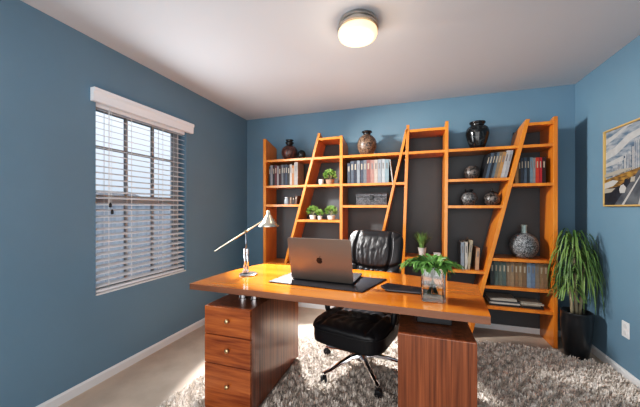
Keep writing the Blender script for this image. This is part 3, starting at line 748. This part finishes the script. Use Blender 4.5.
vase('round_vase', (1.005,3.17,ZR1+.0140), scale([(.45,0),(.52,.01),(.72,.10),(.92,.27),(1,.48),(.93,.68),(.74,.85),(.46,.96),(.26,1.0)], .118, .235), mv6, 'round grey carved vase with thin pale neck beside the plant',
     rim=[(.030,.228),(.022,.240),(.021,.285),(.026,.305),(.024,.312),(.014,.308)], rimmat=mat('pale_jade', (.30,.38,.37), .35))
# jar on the small shelf
jr = vase('glass_jar', (-1.445,3.13,1.279+.0140), [(.028,0),(.031,.004),(.031,.055),(.024,.066),(.024,.074)], mat('milky_glass', (.36,.42,.47), .15, coat=.4), 'small pale blue glass jar on the small left shelf', 'jar',
          rim=[(.026,.074),(.027,.078),(.026,.088),(.01,.089)], rimmat=M['alul'], n=20)
# carved chest
cx0, cx1, cz = -.590, -.262, Z3+.0142
cb = thing('carved_chest', ((cx0+cx1)/2, 3.15, cz), 'black and silver carved chest on the shelf under the middle books', 'chest')
mcs = carved('carved_black_silver', (.012,.013,.016), (.09,.09,.10), 38, .4, 1)
obj('box', MB().box(cx0, cx1, 3.085, 3.22, cz, cz+.085), mcs, cb, bevel=.004)
lidm = MB(); sec = [(3.080, cz+.087), (3.225, cz+.087), (3.225, cz+.118), (3.20, cz+.130), (3.105, cz+.130), (3.080, cz+.118)]
lidm.prism([(cx0-.004, y, z_) for y, z_ in sec], [(cx1+.004, y, z_) for y, z_ in sec])
obj('lid', lidm, mcs, cb, bevel=.003)
obj('clasp', MB().box((cx0+cx1)/2-.02, (cx0+cx1)/2+.02, 3.074, 3.080, cz+.06, cz+.105), mblk, cb, bevel=.003)
# shelf plants
def bush(loc, pr, ph, br, bh, m_, label, potmat=None, n=420, seed=1):
    t_ = thing('potted_plant', loc, label, 'plant'); rn = random.Random(seed)
    p_ = obj('pot', MB().lathe([(pr*.72, 0), (pr*.80, .002), (pr, ph*.9), (pr*1.04, ph*.92), (pr*1.04, ph), (pr*.9, ph), (pr*.88, ph*.85)], loc, 24), potmat or M['white'], t_, smooth=False)
    L_ = MB(); c = Vector(loc)+Vector((0, 0, ph+bh*.42))
    for _ in range(n):
        d = Vector((rn.gauss(0,1), rn.gauss(0,1), rn.gauss(0,1))).normalized(); rr_ = rn.uniform(.55, 1)
        if d.z < -.5: continue
        p = c+Vector((d.x*br*rr_, d.y*br*.9*rr_, d.z*bh*.55*rr_)); s_ = d.cross(Vector((rn.random(), rn.random(), rn.random()))).normalized()
        q = (d+s_*rn.uniform(-.8,.8)+Vector((0,0,.3))).normalized()
        L_.leaf([p, p+q*.010, p+q*.019], .0065, s_)
    obj('foliage', L_, m_, t_, thick=1)
    stm = MB()
    for k in range(5):
        a_ = k*1.3; stm.tube([Vector(loc)+Vector((0,0,ph*.8)), Vector(loc)+Vector((cos(a_)*br*.4, sin(a_)*br*.4, ph+bh*.45))], .002, 5)
    obj('stems', stm, M['trunk'], t_)
    return t_
bush((-.905,3.14,Z2+.0145), .050, .055, .075, .12, M['leafC'], 'green bushy plant in brown pot on the shelf beside middle upright', M['terra'], 520, 1)
bush((-1.110,3.13,Z3b+.0145), .040, .050, .070, .11, M['leafC'], 'round green plant in white pot, left of three small plants', None, 480, 2)
bush((-1.010,3.09,Z3b+.0145), .028, .042, .034, .07, M['leafC'], 'smallest green plant in white pot between two larger plants', None, 240, 3)
bush((-.895,3.15,Z3b+.0145), .046, .045, .070, .115, M['leafC'], 'round green plant in white pot, right of three small plants', None, 480, 4)
cp = thing('white_cup', (-1.005,3.12,Z2+.0145), 'small white cup left of the plant in the brown pot', 'cup')
obj('body', MB().lathe([(.020,0),(.026,.003),(.030,.06),(.028,.06),(.024,.006)], (-1.005,3.12,Z2+.0145), 22), M['white'], cp, smooth=False)
# grass plant
gp = (.091,3.16,ZV+.0142)
gt = thing('potted_grass', gp, 'spiky green grass plant in a pale pot between two uprights', 'plant')
obj('pot', MB().lathe([(.030,0),(.033,.003),(.044,.085),(.046,.09),(.041,.09),(.038,.07)], gp, 24), mat('grey_white_pot', (.48,.47,.45), .5, noise=.1, nscale=40), gt)
G = MB(); rn = random.Random(5)
for _ in range(130):
    a_ = rn.uniform(0, 2*pi); sp = rn.uniform(.02, .12); hh = rn.uniform(.10, .19); d = Vector((cos(a_), sin(a_), 0)); b0 = Vector(gp)+Vector((0,0,.078))+d*rn.uniform(0,.03)
    G.leaf([b0+d*sp*u*u+Vector((0,0,hh*u)) for u in (0,.25,.5,.75,1)], .0034, (-sin(a_), cos(a_), 0))
obj('blades', G, mat('grass_blade', (.11,.24,.06), .5, col2=(.22,.34,.12), nscale=20), gt, thick=1)
wb = thing('white_box', (.235,3.13,ZV+.0142), 'small white box beside the spiky grass plant', 'box')
obj('box_body', MB().box(.205,.265,3.10,3.15,ZV+.0142,ZV+.050), M['white'], wb, bevel=.003)
obj('lid', MB().box(.203,.267,3.098,3.152,ZV+.050,ZV+.060), mat('lid_grey', (.4,.4,.4), .5), wb, bevel=.002)

# ------------------------------------------------------------------ tall corner plant
pc_ = (1.305, 2.935, 0)
pl = thing('corner_planter', pc_, 'tall glossy black tapered planter standing in the right corner', 'planter')
obj('planter_body', MB().lathe([(.070,.0),(.076,.004),(.094,.12),(.104,.25),(.106,.335),(.104,.372),(.107,.380),(.105,.386),(.095,.386),(.092,.34)], pc_, 56), M['pot'], pl, smooth=True)
obj('soil', MB().lathe([(.093,.345),(.05,.353),(.005,.355)], pc_, 32), M['soil'], pl, smooth=True)
dr = thing('dracaena_plant', (1.305,2.935,.356), 'tall dracaena with long drooping striped leaves growing from the black planter', 'plant')
tk = MB(); rn = random.Random(11)
crowns = []
for (dx, dy, top, lx_, ly_) in ((0,0,.95,-.01,.03), (.03,.02,.80,.03,-.01), (-.03,-.01,.66,-.04,-.02)):
    p0 = Vector((1.305+dx, 2.935+dy, .350)); p1 = Vector((1.305+dx+lx_, 2.935+dy+ly_, top))
    tk.tube([p0, p0.lerp(p1, .5)+Vector((.004,0,0)), p1], [.013,.011,.009], 10); crowns.append(p1)
obj('cane', tk, M['trunk'], dr, smooth=True)
LV = MB()
for ci, (cr, cnt, Lm) in enumerate(zip(crowns, (84, 70, 60), (.46, .40, .34))):
    for k in range(cnt):
        a_ = k*2.39996+rn.uniform(-.2,.2); u0 = k/cnt; L = Lm*rn.uniform(.75,1.1); d = Vector((cos(a_), sin(a_), 0))
        up = .12*(u0)+.02; out_ = L*(.50-.18*u0)*rn.uniform(.8,1.1); drop = L*(.95-.5*u0)*rn.uniform(.8,1.05)
        b0 = cr+Vector((0,0,-.10+.12*u0)); pts_ = []
        for q in range(8):
            t_ = q/7; p = b0+d*out_*(1-(1-t_)**1.8)+Vector((0,0,up*sin(min(1,t_*2.2)*pi/2)-drop*t_**2.0))
            p.x = min(p.x, XR-.02-.004*rn.random()); p.y = min(p.y, YB-.03)
            if p.x < 1.232 and p.y > 3.02: p.y = 3.02-.01*rn.random()      # drapes in front of the bookcase side
            p.z = max(p.z, .30+.1*ci)
            pts_.append(p)
        LV.leaf(pts_, .0058, (-sin(a_), cos(a_), 0))
obj('leaves', LV, M['leafA'], dr, thick=1)

# ------------------------------------------------------------------ light
w = bpy.data.worlds.new('world'); SC.world = w; w.use_nodes = True; nt = w.node_tree
bg = nt.nodes['Background']; tc = nt.nodes.new('ShaderNodeTexCoord'); sp = nt.nodes.new('ShaderNodeSeparateXYZ')
rp = nt.nodes.new('ShaderNodeValToRGB'); nt.links.new(tc.outputs['Generated'], sp.inputs[0]); nt.links.new(sp.outputs['Z'], rp.inputs[0])
rp.color_ramp.elements[0].position = 0; rp.color_ramp.elements[0].color = (.42, .50, .60, 1)
rp.color_ramp.elements[1].position = .35; rp.color_ramp.elements[1].color = (.80, .88, .97, 1)
nt.links.new(rp.outputs[0], bg.inputs['Color']); bg.inputs['Strength'].default_value = 1.45

def lamp(name, kind, loc, target, power, col=(1,1,1), **k):
    d = bpy.data.lights.new(name, kind); d.energy = power; d.color = col
    for a_, v in k.items(): setattr(d, a_, v)
    o = bpy.data.objects.new(name, d); COL.objects.link(o); o.location = loc
    o.rotation_euler = (Vector(target)-Vector(loc)).to_track_quat('-Z', 'Y').to_euler(); return o
lamp('room_fill', 'AREA', (-.3, -1.05, 1.25), (-.3, 3.0, 1.25), 80, (1, .985, .97), shape='RECTANGLE', size=3.2, size_y=2.2)
lamp('window_light', 'AREA', (XL+.12, 1.84, 1.42), (XL+2.2, 1.84, 1.36), 24, (.93, .97, 1), shape='RECTANGLE', size=.7, size_y=1.1)
lamp('ceiling_bulb', 'POINT', (CLX, CLY, 2.22), (0,0,0), 4, (1, .86, .70), shadow_soft_size=.10)
lamp('side_beam', 'SPOT', (-2.03, 1.75, 2.14), (.2, 2.75, .9), 420, (1, .97, .93), spot_size=radians(84), spot_blend=.7, shadow_soft_size=.11)  # added spot inside the room at the window top, stands in for sunlight
lamp('added_rug_spot', 'SPOT', (-1.36, 2.96, 1.97), (-.68, 2.02, 0), 800, (1, .97, .94), spot_size=radians(50), spot_blend=.25, shadow_soft_size=.02)  # added spot in front of the bookcase, makes the sun patch on the rug

# ------------------------------------------------------------------ camera
cam = bpy.data.cameras.new('camera'); co = bpy.data.objects.new('camera', cam); COL.objects.link(co)
co.location = (0, 0, 1.25); co.rotation_euler = (radians(90), 0, radians(18.1))
cam.sensor_width = 36; cam.lens = 284/640*36; cam.shift_y = 4.5/640; cam.clip_start = .05
SC.camera = co
SC.view_settings.view_transform = 'Standard'; SC.view_settings.look = 'None'
SC.cycles.use_denoising = True; SC.cycles.max_bounces = 8; SC.cycles.sample_clamp_indirect = 4
SC.cycles.transparent_max_bounces = 12; SC.cycles.caustics_refractive = False; SC.cycles.caustics_reflective = False

SC.view_settings.use_curve_mapping = True
cmp_ = SC.view_settings.curve_mapping; cv_ = cmp_.curves[3]
cv_.points.new(.06, .045); cv_.points.new(.35, .37); cmp_.update()
